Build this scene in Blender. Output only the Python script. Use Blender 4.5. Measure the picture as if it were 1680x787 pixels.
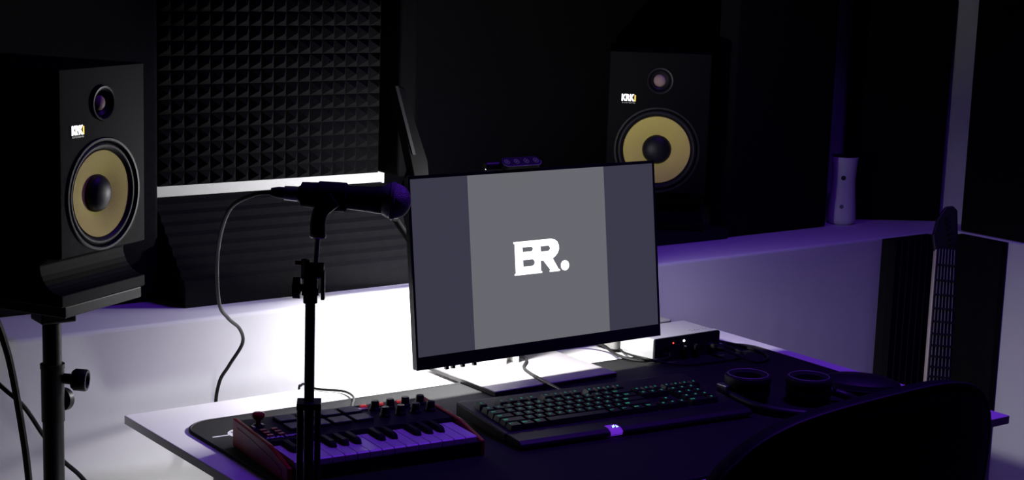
import bpy, bmesh, math, random
from mathutils import Vector, Matrix, Euler

for _o in list(bpy.data.objects):
    bpy.data.objects.remove(_o)
C = bpy.context.scene.collection
SC = bpy.context.scene
PI = math.pi
random.seed(7)

# ------------------------------------------------------------------ camera
cam_d = bpy.data.cameras.new('camera'); cam = bpy.data.objects.new('camera', cam_d); C.objects.link(cam)
YAW, PIT, ROL = 0.62208879, 0.17582508, 0.03317476
fw = Vector((math.sin(YAW)*math.cos(PIT), math.cos(YAW)*math.cos(PIT), -math.sin(PIT)))
ri = Vector((math.cos(YAW), -math.sin(YAW), 0)); up = ri.cross(fw)
r2 = ri*math.cos(ROL)+up*math.sin(ROL); u2 = -ri*math.sin(ROL)+up*math.cos(ROL)
M = Matrix((r2, u2, -fw)).transposed().to_4x4(); M.translation = Vector((0, 0, 1.51))
cam.matrix_world = M
cam_d.sensor_width = 36; cam_d.lens = 2749.458/1680*36; cam_d.clip_start = .02; cam_d.clip_end = 50
SC.camera = cam

# ------------------------------------------------------------------ light
SC.view_settings.view_transform = 'Standard'; SC.view_settings.look = 'None'
SC.view_settings.gamma = 1.0; SC.view_settings.use_curve_mapping = False
SC.view_settings.exposure = 0.0
w = bpy.data.worlds.new('world'); SC.world = w; w.use_nodes = True
w.node_tree.nodes['Background'].inputs[0].default_value = (0.3, 0.3, 0.4, 1)
w.node_tree.nodes['Background'].inputs[1].default_value = 0.0

LAMP = Vector((1.64, 2.376, 1.04))         # small white lamp behind the monitor
LAMP_W = 8.5
PURPLE = (0.19, 0.035, 1.0)

def point_light(name, loc, power, col, rad):
    l = bpy.data.lights.new(name, 'POINT'); l.energy = power; l.color = col; l.shadow_soft_size = rad
    o = bpy.data.objects.new(name, l); C.objects.link(o); o.location = loc; return o

def area_light(name, loc, target, power, col, sx, sy):
    l = bpy.data.lights.new(name, 'AREA'); l.energy = power; l.color = col; l.shape = 'RECTANGLE'; l.size = sx; l.size_y = sy
    o = bpy.data.objects.new(name, l); C.objects.link(o); o.location = loc
    o.rotation_euler = (Vector(target)-Vector(loc)).to_track_quat('-Z', 'Y').to_euler(); return o

point_light('backlight_glow', LAMP, LAMP_W, (1.0, 0.985, 1.0), .016)
ld = area_light('backlight_down', LAMP, LAMP+Vector((.0, -.55, -1)), 8.0, (1.0, .985, 1.0), .05, .03)
point_light('under_desk_fill', (1.12, 2.27, .46), 1.7, (1.0, .985, 1.0), .05)  # added fill light, no visible source; brightens the low left wall
pl = area_light('purple_ceiling_lamp', (2.02, 1.82, 2.42), (1.96, 1.62, .8), 7.5, PURPLE, .5, .12)
pl.data.spread = math.radians(115)

# ------------------------------------------------------------------ materials
def lin(c): 
    c = c/255.0
    return c/12.92 if c <= .04045 else ((c+.055)/1.055)**2.4
def rgb(r, g, b): return (lin(r), lin(g), lin(b), 1)

def mat(name, col, rough=.6, metal=0.0, spec=.5, noise=None, bump=None, emit=None, estr=1.0, coat=0.0):
    m = bpy.data.materials.new(name); m.use_nodes = True
    nt = m.node_tree; b = nt.nodes['Principled BSDF']
    b.inputs['Base Color'].default_value = col
    b.inputs['Roughness'].default_value = rough; b.inputs['Metallic'].default_value = metal
    b.inputs['Specular IOR Level'].default_value = spec
    if coat: b.inputs['Coat Weight'].default_value = coat
    tc = nt.nodes.new('ShaderNodeTexCoord')
    if noise:
        sc_, amt = noise
        n = nt.nodes.new('ShaderNodeTexNoise'); n.inputs['Scale'].default_value = sc_; n.inputs['Detail'].default_value = 4
        nt.links.new(tc.outputs['Object'], n.inputs['Vector'])
        mx = nt.nodes.new('ShaderNodeMix'); mx.data_type = 'RGBA'
        mx.inputs[6].default_value = tuple(max(0, c*(1-amt)) for c in col[:3])+(1,)
        mx.inputs[7].default_value = tuple(min(1, c*(1+amt)) for c in col[:3])+(1,)
        nt.links.new(n.outputs['Fac'], mx.inputs[0]); nt.links.new(mx.outputs[2], b.inputs['Base Color'])
    if bump:
        sc_, st, di = bump
        n2 = nt.nodes.new('ShaderNodeTexNoise'); n2.inputs['Scale'].default_value = sc_; n2.inputs['Detail'].default_value = 5
        nt.links.new(tc.outputs['Object'], n2.inputs['Vector'])
        bp = nt.nodes.new('ShaderNodeBump'); bp.inputs['Strength'].default_value = st; bp.inputs['Distance'].default_value = di
        nt.links.new(n2.outputs['Fac'], bp.inputs['Height']); nt.links.new(bp.outputs['Normal'], b.inputs['Normal'])
    if emit:
        b.inputs['Emission Color'].default_value = emit; b.inputs['Emission Strength'].default_value = estr
    return m

MT = {}
MT['plaster'] = mat('white_plaster', (.70, .70, .715, 1), .85, spec=.2, noise=(3.0, .03), bump=(22, .15, .004))
MT['dark_room'] = mat('dark_wall_paint', (.03, .03, .035, 1), .9, spec=.1, noise=(4, .1))
MT['floor'] = mat('grey_floor', (.10, .09, .085, 1), .5, noise=(6, .2))
MT['foam'] = mat('charcoal_acoustic_foam', (.0065, .0065, .0075, 1), 1.0, spec=.08, noise=(60, .3), bump=(400, .5, .002))
MT['foam_dark'] = mat('black_acoustic_foam', (.010, .010, .011, 1), 1.0, spec=.03, noise=(60, .3), bump=(400, .4, .002))
MT['cloth_black'] = mat('black_panel_cloth', (.008, .008, .009, 1), 1.0, spec=.03, noise=(80, .3), bump=(300, .3, .001))
MT['desk'] = mat('white_laminate', (.78, .77, .75, 1), .45, spec=.3, noise=(9, .03))
MT['mat'] = mat('black_desk_mat_cloth', (.008, .008, .0085, 1), .85, spec=.25, noise=(500, .5), bump=(900, .5, .0006))
MT['mat_edge'] = mat('black_stitched_edge', (.02, .02, .022, 1), .7, spec=.35)
MT['print'] = mat('white_print', (.75, .75, .75, 1), .7)
MT['black'] = mat('black_plastic', (.010, .010, .011, 1), .45, spec=.35, noise=(30, .2))
MT['black_matte'] = mat('matte_black_plastic', (.012, .012, .013, 1), .7, spec=.15, noise=(30, .2))
MT['black_gloss'] = mat('glossy_black_plastic', (.008, .008, .009, 1), .22, spec=.5)
MT['vinyl'] = mat('black_speaker_vinyl', (.0032, .0036, .0036, 1), .65, spec=.09, noise=(120, .25), bump=(350, .25, .0008))
MT['rubber'] = mat('black_rubber', (.012, .012, .013, 1), .5, spec=.3)
MT['cable'] = mat('black_cable_sheath', (.010, .010, .010, 1), .5, spec=.2)
MT['tweeter'] = mat('pinkish_tweeter_dome', (.42, .29, .25, 1), .6, spec=.2)
MT['steel'] = mat('brushed_steel', (.55, .55, .57, 1), .3, metal=1, noise=(90, .1))
MT['silver'] = mat('silver_metal', (.62, .62, .62, 1), .42, metal=.6, noise=(200, .06))
MT['stand_white'] = mat('pale_grey_stand_paint', (.62, .62, .60, 1), .4, spec=.4, noise=(20, .03))
MT['base_metal'] = mat('satin_grey_base_metal', (.20, .19, .20, 1), .5, spec=.3, noise=(60, .06))
MT['speckle'] = mat('speckled_grey_shell', (.22, .22, .205, 1), .7, noise=(400, .35))
MT['grey'] = mat('mid_grey_plastic', (.16, .16, .17, 1), .6, noise=(30, .1))
MT['pad_grey'] = mat('dark_grey_rubber_pad', (.045, .045, .048, 1), .6, noise=(40, .1))
MT['red'] = mat('red_plastic', (.36, .008, .010, 1), .42, spec=.4, noise=(20, .08))
MT['red_lit'] = mat('red_button', (.5, .02, .02, 1), .5, emit=(1, .05, .05, 1), estr=.25)
MT['white_key'] = mat('white_piano_key', (.72, .72, .72, 1), .35, spec=.4, noise=(12, .03))
MT['white_plastic'] = mat('white_plastic', (.72, .72, .73, 1), .5, noise=(15, .05))
MT['chair'] = mat('dark_chair_leather', (.0035, .003, .0045, 1), .7, spec=.1, noise=(20, .3), bump=(160, .4, .002))
MT['piping'] = mat('grey_piping', (.022, .022, .024, 1), .6, spec=.2)
MT['lamp_black'] = mat('flat_black_lamp_paint', (.0016, .0016, .0018, 1), .8, spec=.04, noise=(40, .2))
MT['wood_light'] = mat('maple_neck', (.45, .40, .34, 1), .4, noise=(10, .1))
MT['wood_dark'] = mat('dark_guitar_wood', (.010, .009, .009, 1), .4, noise=(20, .3))
MT['string'] = mat('steel_string', (.14, .14, .15, 1), .5, metal=.3)
MT['dim_grey'] = mat('dull_grey_strip', (.02, .02, .021, 1), .8, spec=.1)
MT['magenta'] = mat('magenta_clutch', (.6, .02, .18, 1), .4)
MT['lampglass'] = mat('lamp_glass', (.9, .9, .9, 1), .5, emit=(1, .985, 1, 1), estr=30)
MT['em_white'] = mat('lit_white', (0, 0, 0, 1), .5, emit=(1, 1, 1, 1), estr=2.2)
MT['em_yellow'] = mat('lit_yellow', (0, 0, 0, 1), .5, emit=(1, .62, .12, 1), estr=1.3)
MT['em_dimwhite'] = mat('lit_dim_white', (0, 0, 0, 1), .5, emit=(1, 1, 1, 1), estr=.3)
MT['em_red'] = mat('lit_red_led', (0, 0, 0, 1), .5, emit=(1, .06, .03, 1), estr=3)
MT['em_teal'] = mat('lit_teal_legend', (0, 0, 0, 1), .5, emit=(.05, .62, .38, 1), estr=.62)
MT['em_violet'] = mat('lit_violet_tile', (0, 0, 0, 1), .5, emit=(.13, .02, .55, 1), estr=.9)
MT['em_cyan'] = mat('lit_pale_emblem', (0, 0, 0, 1), .5, emit=(.55, .9, 1, 1), estr=1.3)
MT['scr_bar'] = mat('screen_dark_bar', (.004, .004, .004, 1), .3, spec=.3, emit=rgb(60, 59, 74), estr=.95)
MT['scr_mid'] = mat('screen_grey_picture', (.004, .004, .004, 1), .3, spec=.3, emit=rgb(106, 106, 113), estr=.95)
MT['icon'] = mat('etched_icon', (.10, .10, .12, 1), .5, emit=(.4, .35, .6, 1), estr=.05)

# yellow woven woofer cone
def cone_mat():
    m = mat('yellow_woven_cone', (.60, .52, .27, 1), .7, spec=.2)
    nt = m.node_tree; b = nt.nodes['Principled BSDF']
    tc = nt.nodes.new('ShaderNodeTexCoord')
    wv = nt.nodes.new('ShaderNodeTexChecker'); wv.inputs['Scale'].default_value = 420
    wv.inputs['Color1'].default_value = (.95, .84, .20, 1); wv.inputs['Color2'].default_value = (.84, .74, .15, 1)
    nt.links.new(tc.outputs['Object'], wv.inputs['Vector']); nt.links.new(wv.outputs['Color'], b.inputs['Base Color'])
    return m
MT['cone'] = cone_mat()

# ------------------------------------------------------------------ helpers
def obj(name, bm, m, parent=None, smooth=False, bevel=None):
    me = bpy.data.meshes.new(name)
    bmesh.ops.recalc_face_normals(bm, faces=bm.faces[:])
    bm.to_mesh(me); bm.free()
    ms = m if isinstance(m, (list, tuple)) else [m]
    for k in ms: me.materials.append(k)
    if smooth:
        for p in me.polygons: p.use_smooth = True
    o = bpy.data.objects.new(name, me); C.objects.link(o)
    if parent: o.parent = parent
    if bevel:
        b = o.modifiers.new('bevel', 'BEVEL'); b.width = bevel; b.segments = 3; b.limit_method = 'ANGLE'; b.angle_limit = .6
    if smooth:
        ws = o.modifiers.new('edges', 'EDGE_SPLIT'); ws.split_angle = math.radians(40)
    return o

def tag(o, label=None, cat=None, group=None, kind=None):
    if label: o['label'] = label
    if cat: o['category'] = cat
    if group: o['group'] = group
    if kind: o['kind'] = kind
    return o

def thing(name, label, cat, loc=(0, 0, 0), rz=0, group=None, rx=0):
    o = bpy.data.objects.new(name, None); C.objects.link(o); o.empty_display_size = .05
    o.location = loc; o.rotation_euler = (rx, 0, rz)
    return tag(o, label, cat, group)

def nb(): return bmesh.new()

def box(bm, c, s, rz=0, mi=0):
    g = bmesh.ops.create_cube(bm, size=1)
    R = Matrix.Rotation(rz, 4, 'Z')
    for v in g['verts']:
        v.co = Vector(c)+R @ Vector((v.co.x*s[0], v.co.y*s[1], v.co.z*s[2]))
    fs = set(f for v in g['verts'] for f in v.link_faces)
    for f in fs: f.material_index = mi
    return g['verts']

def boxr(bm, lo, hi, mi=0):
    return box(bm, [(a+b)/2 for a, b in zip(lo, hi)], [b-a for a, b in zip(lo, hi)], 0, mi)

def cyl(bm, p0, p1, r0, r1=None, seg=24, cap=True):
    if r1 is None: r1 = r0
    p0 = Vector(p0); p1 = Vector(p1); d = (p1-p0).normalized()
    a = d.orthogonal().normalized(); b = d.cross(a)
    A = []; B = []
    for k in range(seg):
        t = 2*PI*k/seg; e = a*math.cos(t)+b*math.sin(t)
        A.append(bm.verts.new(p0+e*r0)); B.append(bm.verts.new(p1+e*r1))
    for k in range(seg):
        bm.faces.new((A[k], A[(k+1) % seg], B[(k+1) % seg], B[k]))
    if cap:
        bm.faces.new(A[::-1]); bm.faces.new(B)

def lathe(bm, prof, c=(0, 0, 0), axis='Z', seg=40, mi=0):
    """prof: list of (radius, height along axis)"""
    c = Vector(c)
    if axis == 'Z': X, Y, Z = Vector((1, 0, 0)), Vector((0, 1, 0)), Vector((0, 0, 1))
    elif axis == '-Y': X, Y, Z = Vector((1, 0, 0)), Vector((0, 0, 1)), Vector((0, -1, 0))
    elif axis == 'X': X, Y, Z = Vector((0, 1, 0)), Vector((0, 0, 1)), Vector((1, 0, 0))
    else:
        Z = Vector(axis).normalized(); X = Z.orthogonal().normalized(); Y = Z.cross(X)
    rings = []
    for r, h in prof:
        if r < 1e-6: rings.append([bm.verts.new(c+Z*h)])
        else: rings.append([bm.verts.new(c+Z*h+(X*math.cos(2*PI*k/seg)+Y*math.sin(2*PI*k/seg))*r) for k in range(seg)])
    for a, b in zip(rings[:-1], rings[1:]):
        for k in range(seg):
            k2 = (k+1) % seg
            if len(a) == 1 and len(b) == 1: continue
            if len(a) == 1: f = bm.faces.new((a[0], b[k2], b[k]))
            elif len(b) == 1: f = bm.faces.new((a[k], a[k2], b[0]))
            else: f = bm.faces.new((a[k], a[k2], b[k2], b[k]))
            f.material_index = mi

def catmull(pts, n=8):
    P = [Vector(p) for p in pts]; out = []
    Q = [P[0]*2-P[1]]+P+[P[-1]*2-P[-2]]
    for i in range(1, len(Q)-2):
        for k in range(n):
            t = k/n; a, b, c, d = Q[i-1], Q[i], Q[i+1], Q[i+2]
            out.append(.5*((2*b)+(c-a)*t+(2*a-5*b+4*c-d)*t*t+(3*b-a-3*c+d)*t**3))
    out.append(P[-1]); return out

def tube(bm, pts, r, seg=10, n=8, smooth_path=True):
    P = catmull(pts, n) if smooth_path else [Vector(p) for p in pts]
    prev = None; rings = []
    nrm = None
    for i, p in enumerate(P):
        d = (P[min(i+1, len(P)-1)]-P[max(i-1, 0)]).normalized()
        if nrm is None: nrm = d.orthogonal().normalized()
        else:
            nrm = (nrm-d*nrm.dot(d))
            nrm = nrm.normalized() if nrm.length > 1e-6 else d.orthogonal().normalized()
        b = d.cross(nrm)
        rings.append([bm.verts.new(p+(nrm*math.cos(2*PI*k/seg)+b*math.sin(2*PI*k/seg))*r) for k in range(seg)])
    for a, b in zip(rings[:-1], rings[1:]):
        for k in range(seg): bm.faces.new((a[k], a[(k+1) % seg], b[(k+1) % seg], b[k]))
    bm.faces.new(rings[0][::-1]); bm.faces.new(rings[-1])

def prism(bm, pts, axis, lo, hi, mi=0):
    """extrude outline pts (2D) along axis: 'X' -> (y,z), 'Y' -> (x,z), 'Z' -> (x,y)"""
    def mk(p, t):
        if axis == 'X': return Vector((t, p[0], p[1]))
        if axis == 'Y': return Vector((p[0], t, p[1]))
        return Vector((p[0], p[1], t))
    A = [bm.verts.new(mk(p, lo)) for p in pts]; B = [bm.verts.new(mk(p, hi)) for p in pts]
    n = len(pts); fs = []
    for k in range(n): fs.append(bm.faces.new((A[k], A[(k+1) % n], B[(k+1) % n], B[k])))
    fs.append(bm.faces.new(A[::-1])); fs.append(bm.faces.new(B))
    for f in fs: f.material_index = mi
    return A, B

def rrect(x0, y0, x1, y1, r, n=6):
    out = []
    rs = r if isinstance(r, (list, tuple)) else [r]*4
    for (cx, cy, a, q) in ((x1-rs[0], y1-rs[0], 0, rs[0]), (x0+rs[1], y1-rs[1], 90, rs[1]), (x0+rs[2], y0+rs[2], 180, rs[2]), (x1-rs[3], y0+rs[3], 270, rs[3])):
        for k in range(n+1):
            t = math.radians(a+90*k/n); out.append((cx+q*math.cos(t), cy+q*math.sin(t)))
    return out

def shape2d(name, loops, m, parent, loc, rot, thick=.0004):
    """filled flat shape with holes from closed 2D loops; lies in its local XY plane"""
    cu = bpy.data.curves.new(name, 'CURVE'); cu.dimensions = '2D'; cu.fill_mode = 'BOTH'; cu.extrude = thick
    for lp in loops:
        s = cu.splines.new('POLY'); s.points.add(len(lp)-1); s.use_cyclic_u = True
        for p, q in zip(s.points, lp): p.co = (q[0], q[1], 0, 1)
    t = bpy.data.objects.new(name+'_tmp', cu)
    me = bpy.data.meshes.new_from_object(t)
    bpy.data.objects.remove(t); bpy.data.curves.remove(cu)
    me.name = name; me.materials.clear(); me.materials.append(m)
    o = bpy.data.objects.new(name, me); C.objects.link(o); o.parent = parent; o.location = loc; o.rotation_euler = rot
    return o

def text(name, s, size, m, parent, loc, rot, bold=0.0, width=None, thick=.0003, space=1.0):
    cu = bpy.data.curves.new(name, 'FONT'); cu.body = s; cu.size = size; cu.extrude = thick; cu.offset = bold
    cu.align_x = 'CENTER'; cu.align_y = 'CENTER'; cu.space_character = space
    t = bpy.data.objects.new(name+'_tmp', cu); C.objects.link(t)
    bpy.context.view_layer.update()
    me = bpy.data.meshes.new_from_object(t.evaluated_get(bpy.context.evaluated_depsgraph_get()))
    bpy.data.objects.remove(t); bpy.data.curves.remove(cu)
    me.name = name; me.materials.clear(); me.materials.append(m)
    if width:
        xs = [v.co.x for v in me.vertices]; k = width/(max(xs)-min(xs)); c = (max(xs)+min(xs))/2
        for v in me.vertices: v.co.x = (v.co.x-c)*k
    o = bpy.data.objects.new(name, me); C.objects.link(o); o.parent = parent; o.location = loc; o.rotation_euler = rot
    return o

def struct(name, bm, m):
    o = obj(name, bm, m); o['kind'] = 'structure'; return o

def yl(x): return 2.482+.03*x      # front face of the low wall (a touch askew)

# ------------------------------------------------------------------ room shell
LZ = .8753
XR = 3.12
bm = nb(); boxr(bm, (-1.5, -1.6, -.06), (4.2, 3.8, 0)); struct('floor', bm, MT['floor'])
bm = nb(); boxr(bm, (-1.5, -1.6, 2.6), (4.2, 3.8, 2.66)); struct('ceiling', bm, MT['dark_room'])
bm = nb()   # low wall with the ledge on top, standing in front of the upper wall, then turning along the right wall
prism(bm, [(-1.5, yl(-1.5)), (XR, yl(XR)), (XR+.02, -1.6), (3.9, -1.6), (3.9, 3.6), (-1.5, 3.6)], 'Z', 0, LZ)
o = struct('wall_back', bm, MT['plaster']); bv = o.modifiers.new('b', 'BEVEL'); bv.width = .006; bv.segments = 3; bv.limit_method = 'ANGLE'
bm = nb()   # upper wall: near part on the left, recess behind the right speaker
prism(bm, [(-1.5, yl(-1.5)+.225), (1.668, yl(1.668)+.225), (1.668, 3.34), (2.98, 3.34), (2.98, 2.86), (3.7, 2.88), (3.7, 3.6), (-1.5, 3.6)], 'Z', LZ, 2.6)
struct('wall_back_upper', bm, MT['plaster'])
bm = nb(); prism(bm, [(3.205, -1.6), (3.9, -1.6), (3.9, 2.88), (3.205, 2.88)], 'Z', LZ, 2.6); struct('wall_right', bm, MT['plaster'])
bm = nb(); boxr(bm, (-1.56, -1.6, 0), (-1.5, 3.6, 2.6)); struct('wall_left', bm, MT['dark_room'])
bm = nb(); boxr(bm, (-1.5, -1.66, 0), (3.9, -1.6, 2.6)); struct('wall_front', bm, MT['dark_room'])

# ------------------------------------------------------------------ acoustic panels
def pyramid_foam(name, x0, x1, z0, z1, yb, pitch, depth, base, m):
    """pyramid studio foam hanging on a wall face y = yb(x); pyramids point to -Y"""
    bm = nb(); nx = max(1, round((x1-x0)/pitch)); nz = max(1, round((z1-z0)/pitch))
    px = (x1-x0)/nx; pz = (z1-z0)/nz
    G = [[bm.verts.new((x0+i*px, yb(x0+i*px)-base, z0+j*pz)) for j in range(nz+1)] for i in range(nx+1)]
    for i in range(nx):
        for j in range(nz):
            x = x0+(i+.5)*px
            jit = random.uniform(-.0008, .0008)
            t = bm.verts.new((x+jit, yb(x)-base-depth, z0+(j+.5)*pz+jit))
            q = (G[i][j], G[i+1][j], G[i+1][j+1], G[i][j+1])
            for k in range(4): bm.faces.new((q[k], q[(k+1) % 4], t))
    B = [bm.verts.new((x, yb(x)-.0005, z)) for x, z in ((x0, z0), (x1, z0), (x1, z1), (x0, z1))]
    bm.faces.new(B)
    bm.faces.new([G[i][0] for i in range(nx+1)]+[B[1], B[0]])
    bm.faces.new([G[i][nz] for i in range(nx, -1, -1)]+[B[3], B[2]])
    bm.faces.new([G[0][j] for j in range(nz, -1, -1)]+[B[0], B[3]])
    bm.faces.new([G[nx][j] for j in range(nz+1)]+[B[2], B[1]])
    return obj(name, bm, m)
yu = lambda x: yl(x)+.225
o = pyramid_foam('acoustic_foam_panel', 1.185, 1.640, 1.068, 1.98, yu, .0255, .018, .022, MT['foam'])
tag(o, 'charcoal pyramid-textured foam sheet on the wall above the bare white strip', 'acoustic foam')

def slab_panel(name, p0, p1, z0, z1, th, m, label, cat='acoustic panel', flutes=0):
    """upright panel whose front bottom edge runs p0 -> p1 (seen from the room left to right); thickness goes back"""
    p0 = Vector((p0[0], p0[1], 0)); p1 = Vector((p1[0], p1[1], 0)); L = (p1-p0).length
    d = (p1-p0)/L
    ang = math.atan2(d.y, d.x)
    bm = nb()
    if flutes:
        pts = []
        for k in range(flutes):
            x = L*k/flutes; q = L/flutes
            pts += [(x, 0.012), (x+q*.5, 0.0)]
        pts += [(L, .012), (L, th), (0, th)]
        prism(bm, pts, 'Z', 0, z1-z0)
    else:
        boxr(bm, (0, 0, 0), (L, th, z1-z0))
    o = obj(name, bm, m, bevel=None if flutes else .006)
    o.location = (p0.x, p0.y, z0); o.rotation_euler = (0, 0, ang)
    return tag(o, label, cat)

slab_panel('sound_absorber', (.30, yl(.30)+.157), (1.165, yl(1.165)+.157), LZ, 2.3, .055, MT['foam_dark'], 'flat black panel standing on the ledge behind the left speaker')
slab_panel('sound_absorber', (1.70, 3.10), (2.965, 3.11), LZ+.001, 2.45, .06, MT['cloth_black'], 'wide black cloth panel in the recess above the monitor')
slab_panel('sound_absorber', (2.54, 2.720), (2.864, 2.731), LZ+.001, 2.45, .06, MT['cloth_black'], 'tall black panel on the ledge right of the right speaker')
slab_panel('sound_absorber', (2.987, 2.789), (3.190, 2.668), LZ+.001, 2.45, .05, MT['cloth_black'], 'black panel set diagonally across the corner behind the white cylinder')
slab_panel('sound_absorber', (3.125, 2.552), (3.155, .95), LZ+.001, 2.45, .05, MT['cloth_black'], 'large black panel on the right wall at the far right edge')
# black corner post between the foam and the recess
slab_panel('sound_absorber', (1.642, 2.664), (1.680, 2.664), 1.068, 2.45, .085, MT['lamp_black'], 'narrow black upright strip beside the pyramid foam, above the monitor left corner')
# corner foam pair under the ledge
slab_panel('corner_foam', (2.878, yl(2.878)-.035), (3.035, yl(3.04)-.035), .05, LZ-.003, .033, MT['foam_dark'], 'black fluted foam under the ledge left of the guitar neck', 'acoustic foam', flutes=7)
slab_panel('corner_foam', (3.082, 2.535), (3.084, 2.405), .05, LZ-.003, .033, MT['foam_dark'], 'black fluted foam under the ledge right of the guitar neck', 'acoustic foam', flutes=6)

# wedge bass trap on the ledge, ridges running along it
bm = nb()
prof = [(0, 0), (0, .034)]
n = 8; y0, z0, y1, z1 = .004, .036, .128, .170
for k in range(n):
    a = k/n; b = (k+1)/n
    prof.append((y0+(y1-y0)*a, z0+(z1-z0)*(a+.55/n)))
    prof.append((y0+(y1-y0)*b-.003, z0+(z1-z0)*(b-.12/n)))
prof += [(.137, .170), (.137, 0)]
L = 1.665-1.180
prism(bm, prof, 'X', 0, L)
o = obj('wedge_foam', bm, MT['foam']); o.location = (1.180, 2.597, LZ); o.rotation_euler = (0, 0, .025)
tag(o, 'ridged charcoal foam wedge lying on the ledge below the bare wall strip', 'acoustic foam')

# ------------------------------------------------------------------ desk
DESK = thing('desk', 'white desk against the low wall with monitor and keyboards on it', 'desk', (1.674, 2.105, 0), .0165)
bm = nb(); boxr(bm, (-.650, -.360, .7255), (.640, .380, .740)); obj('desktop', bm, MT['desk'], DESK, bevel=.0012)
for sx in (-1, .985):
    bm = nb(); boxr(bm, (sx*.632-.014, -.33, 0), (sx*.632+.014, .07, .7255)); obj('leg', bm, MT['desk'], DESK, bevel=.001)
bm = nb(); boxr(bm, (-.618, -.10, .60), (.618, -.085, .7255)); obj('crossbar', bm, MT['desk'], DESK)

# desk mat
DM = thing('desk_mat', 'large black cloth desk mat with white emblem at its left corner', 'desk mat', (1.666, 2.068, .7403), -.004)
bm = nb(); prism(bm, rrect(-.600, -.312, .600, .305, .05, 10), 'Z', 0, .0036); obj('cloth', bm, MT['mat'], DM)
bm = nb(); lp = rrect(-.598, -.310, .598, .303, .05, 10); tube(bm, [(x, y, .0036) for x, y in lp+lp[:1]], .0014, seg=6, smooth_path=False); obj('stitched_edge', bm, MT['mat_edge'], DM)
# emblem: ring with a bar through it and an open wedge
def arc(cx, cy, r, a0, a1, n=24): return [(cx+r*math.cos(math.radians(a0+(a1-a0)*k/n)), cy+r*math.sin(math.radians(a0+(a1-a0)*k/n))) for k in range(n+1)]
bm = nb()
ro, ri_ = arc(0, 0, .0250, 0, 360, 40)[:-1], arc(0, 0, .0190, 0, 360, 40)[:-1]
VO = [bm.verts.new((x, y, 0)) for x, y in ro]; VI = [bm.verts.new((x, y, 0)) for x, y in ri_]
for k in range(40): bm.faces.new((VO[k], VO[(k+1) % 40], VI[(k+1) % 40], VI[k]))
for q in ([(-.052, -.0022), (-.024, -.0022), (-.024, .0022), (-.052, .0022)], [(-.018, -.013), (.018, -.002), (.019, .003), (-.019, -.008)], [(-.019, .003), (.008, .003), (.008, .007), (-.018, .007)], [(-.016, .010), (.002, .018), (-.002, .020), (-.018, .013)], [(.004, .003), (.012, -.010), (.015, -.008), (.008, .006)]):
    bm.faces.new([bm.verts.new((x, y, 0)) for x, y in q])
em = obj('printed_emblem', bm, MT['print'], DM); em.location = (-.532, .212, .0039); em.rotation_euler = (0, 0, math.radians(-2))

# ------------------------------------------------------------------ monitor
MC = Vector((1.72, 2.311, .972))
MON = thing('monitor', 'wide flat monitor showing grey picture with white ER logo', 'monitor', (1.74, 2.385, .745), .014)
# the tilted panel: mesh child carrying bezel and screen parts
bm = nb()
prism(bm, rrect(-.268, -.170, .268, .1535, .003, 3), 'Y', .0005, .011)
prism(bm, rrect(-.225, -.140, .225, .115, .02, 4), 'Y', .011, .034)
disp = obj('display', bm, MT['black'], MON)
Rm = Matrix.Rotation(.014, 4, 'Z') @ Matrix.Rotation(-.1306, 4, 'X')
Tm = Matrix.Translation(MC) @ Rm
base_inv = (Matrix.Translation(Vector((1.74, 2.385, .745))) @ Matrix.Rotation(.014, 4, 'Z')).inverted()
disp.matrix_local = base_inv @ Tm
def bezel(bm):
    o_ = [(-.268, -.170), (.268, -.170), (.268, .1535), (-.268, .1535)]
    i_ = [(-.2635, -.1483), (.2635, -.1483), (.2635, .1483), (-.2635, .1483)]
    A = [bm.verts.new((x, -.0012, z)) for x, z in o_]; B = [bm.verts.new((x, -.0012, z)) for x, z in i_]
    A2 = [bm.verts.new((x, .0008, z)) for x, z in o_]; B2 = [bm.verts.new((x, .0004, z)) for x, z in i_]
    for k in range(4):
        j = (k+1) % 4
        bm.faces.new((A[k], A[j], B[j], B[k])); bm.faces.new((A[k], A[j], A2[j], A2[k])); bm.faces.new((B[k], B[j], B2[j], B2[k]))
bm = nb(); bezel(bm); obj('bezel', bm, MT['black_gloss'], disp)
xa, xb = -.1483, .1483
bm = nb(); boxr(bm, (-.2635, -.0004, -.1483), (.2635, .0004, .1483)); obj('screen', bm, MT['scr_bar'], disp)
bm = nb(); boxr(bm, (xa, -.0007, -.1482), (xb, -.0003, .1482)); obj('screen_picture', bm, MT['scr_mid'], disp)
# the ER. logo (joined slab letters), unit height 1
def bow(x, y0, y1, k=8):   # right-rounded end
    r = (y1-y0)/2; return [(x+r*math.cos(t), (y0+y1)/2+r*math.sin(t)) for t in [(-PI/2+PI*i/k) for i in range(k+1)]]
def logo_loops():
    outer = [(-.04, .0), (.98, .0), (.98, .045), (.94, .06), (.94, .36), (1.05, .36), (1.30, .06), (1.27, .045), (1.27, .0), (1.66, .0), (1.66, .045), (1.61, .06), (1.40, .40),
             (1.50, .46), (1.60, .55), (1.655, .67), (1.655, .78), (1.60, .90), (1.50, .97), (1.36, 1.0),
             (-.04, 1.0), (-.04, .955), (.0, .94), (.0, .06), (-.04, .045)]
    h1 = [(.28, .68)]+bow(.60, .68, .82)+[(.28, .82)]
    h2 = [(.28, .24)]+bow(.62, .24, .44)+[(.28, .44)]
    h3 = [(.96, .64)]+bow(1.24, .64, .80)+[(.96, .80)]
    dot = arc(1.86, .15, .155, 0, 360, 28)[:-1]
    return [outer, h1, h2, h3, dot]
S = .0580
loops = [[(x*S, y*S) for x, y in lp] for lp in logo_loops()]
shape2d('screen_logo', loops, MT['em_white'], disp, (-.0560, -.0010, -.0298), (PI/2, 0, 0), .0003)
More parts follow.
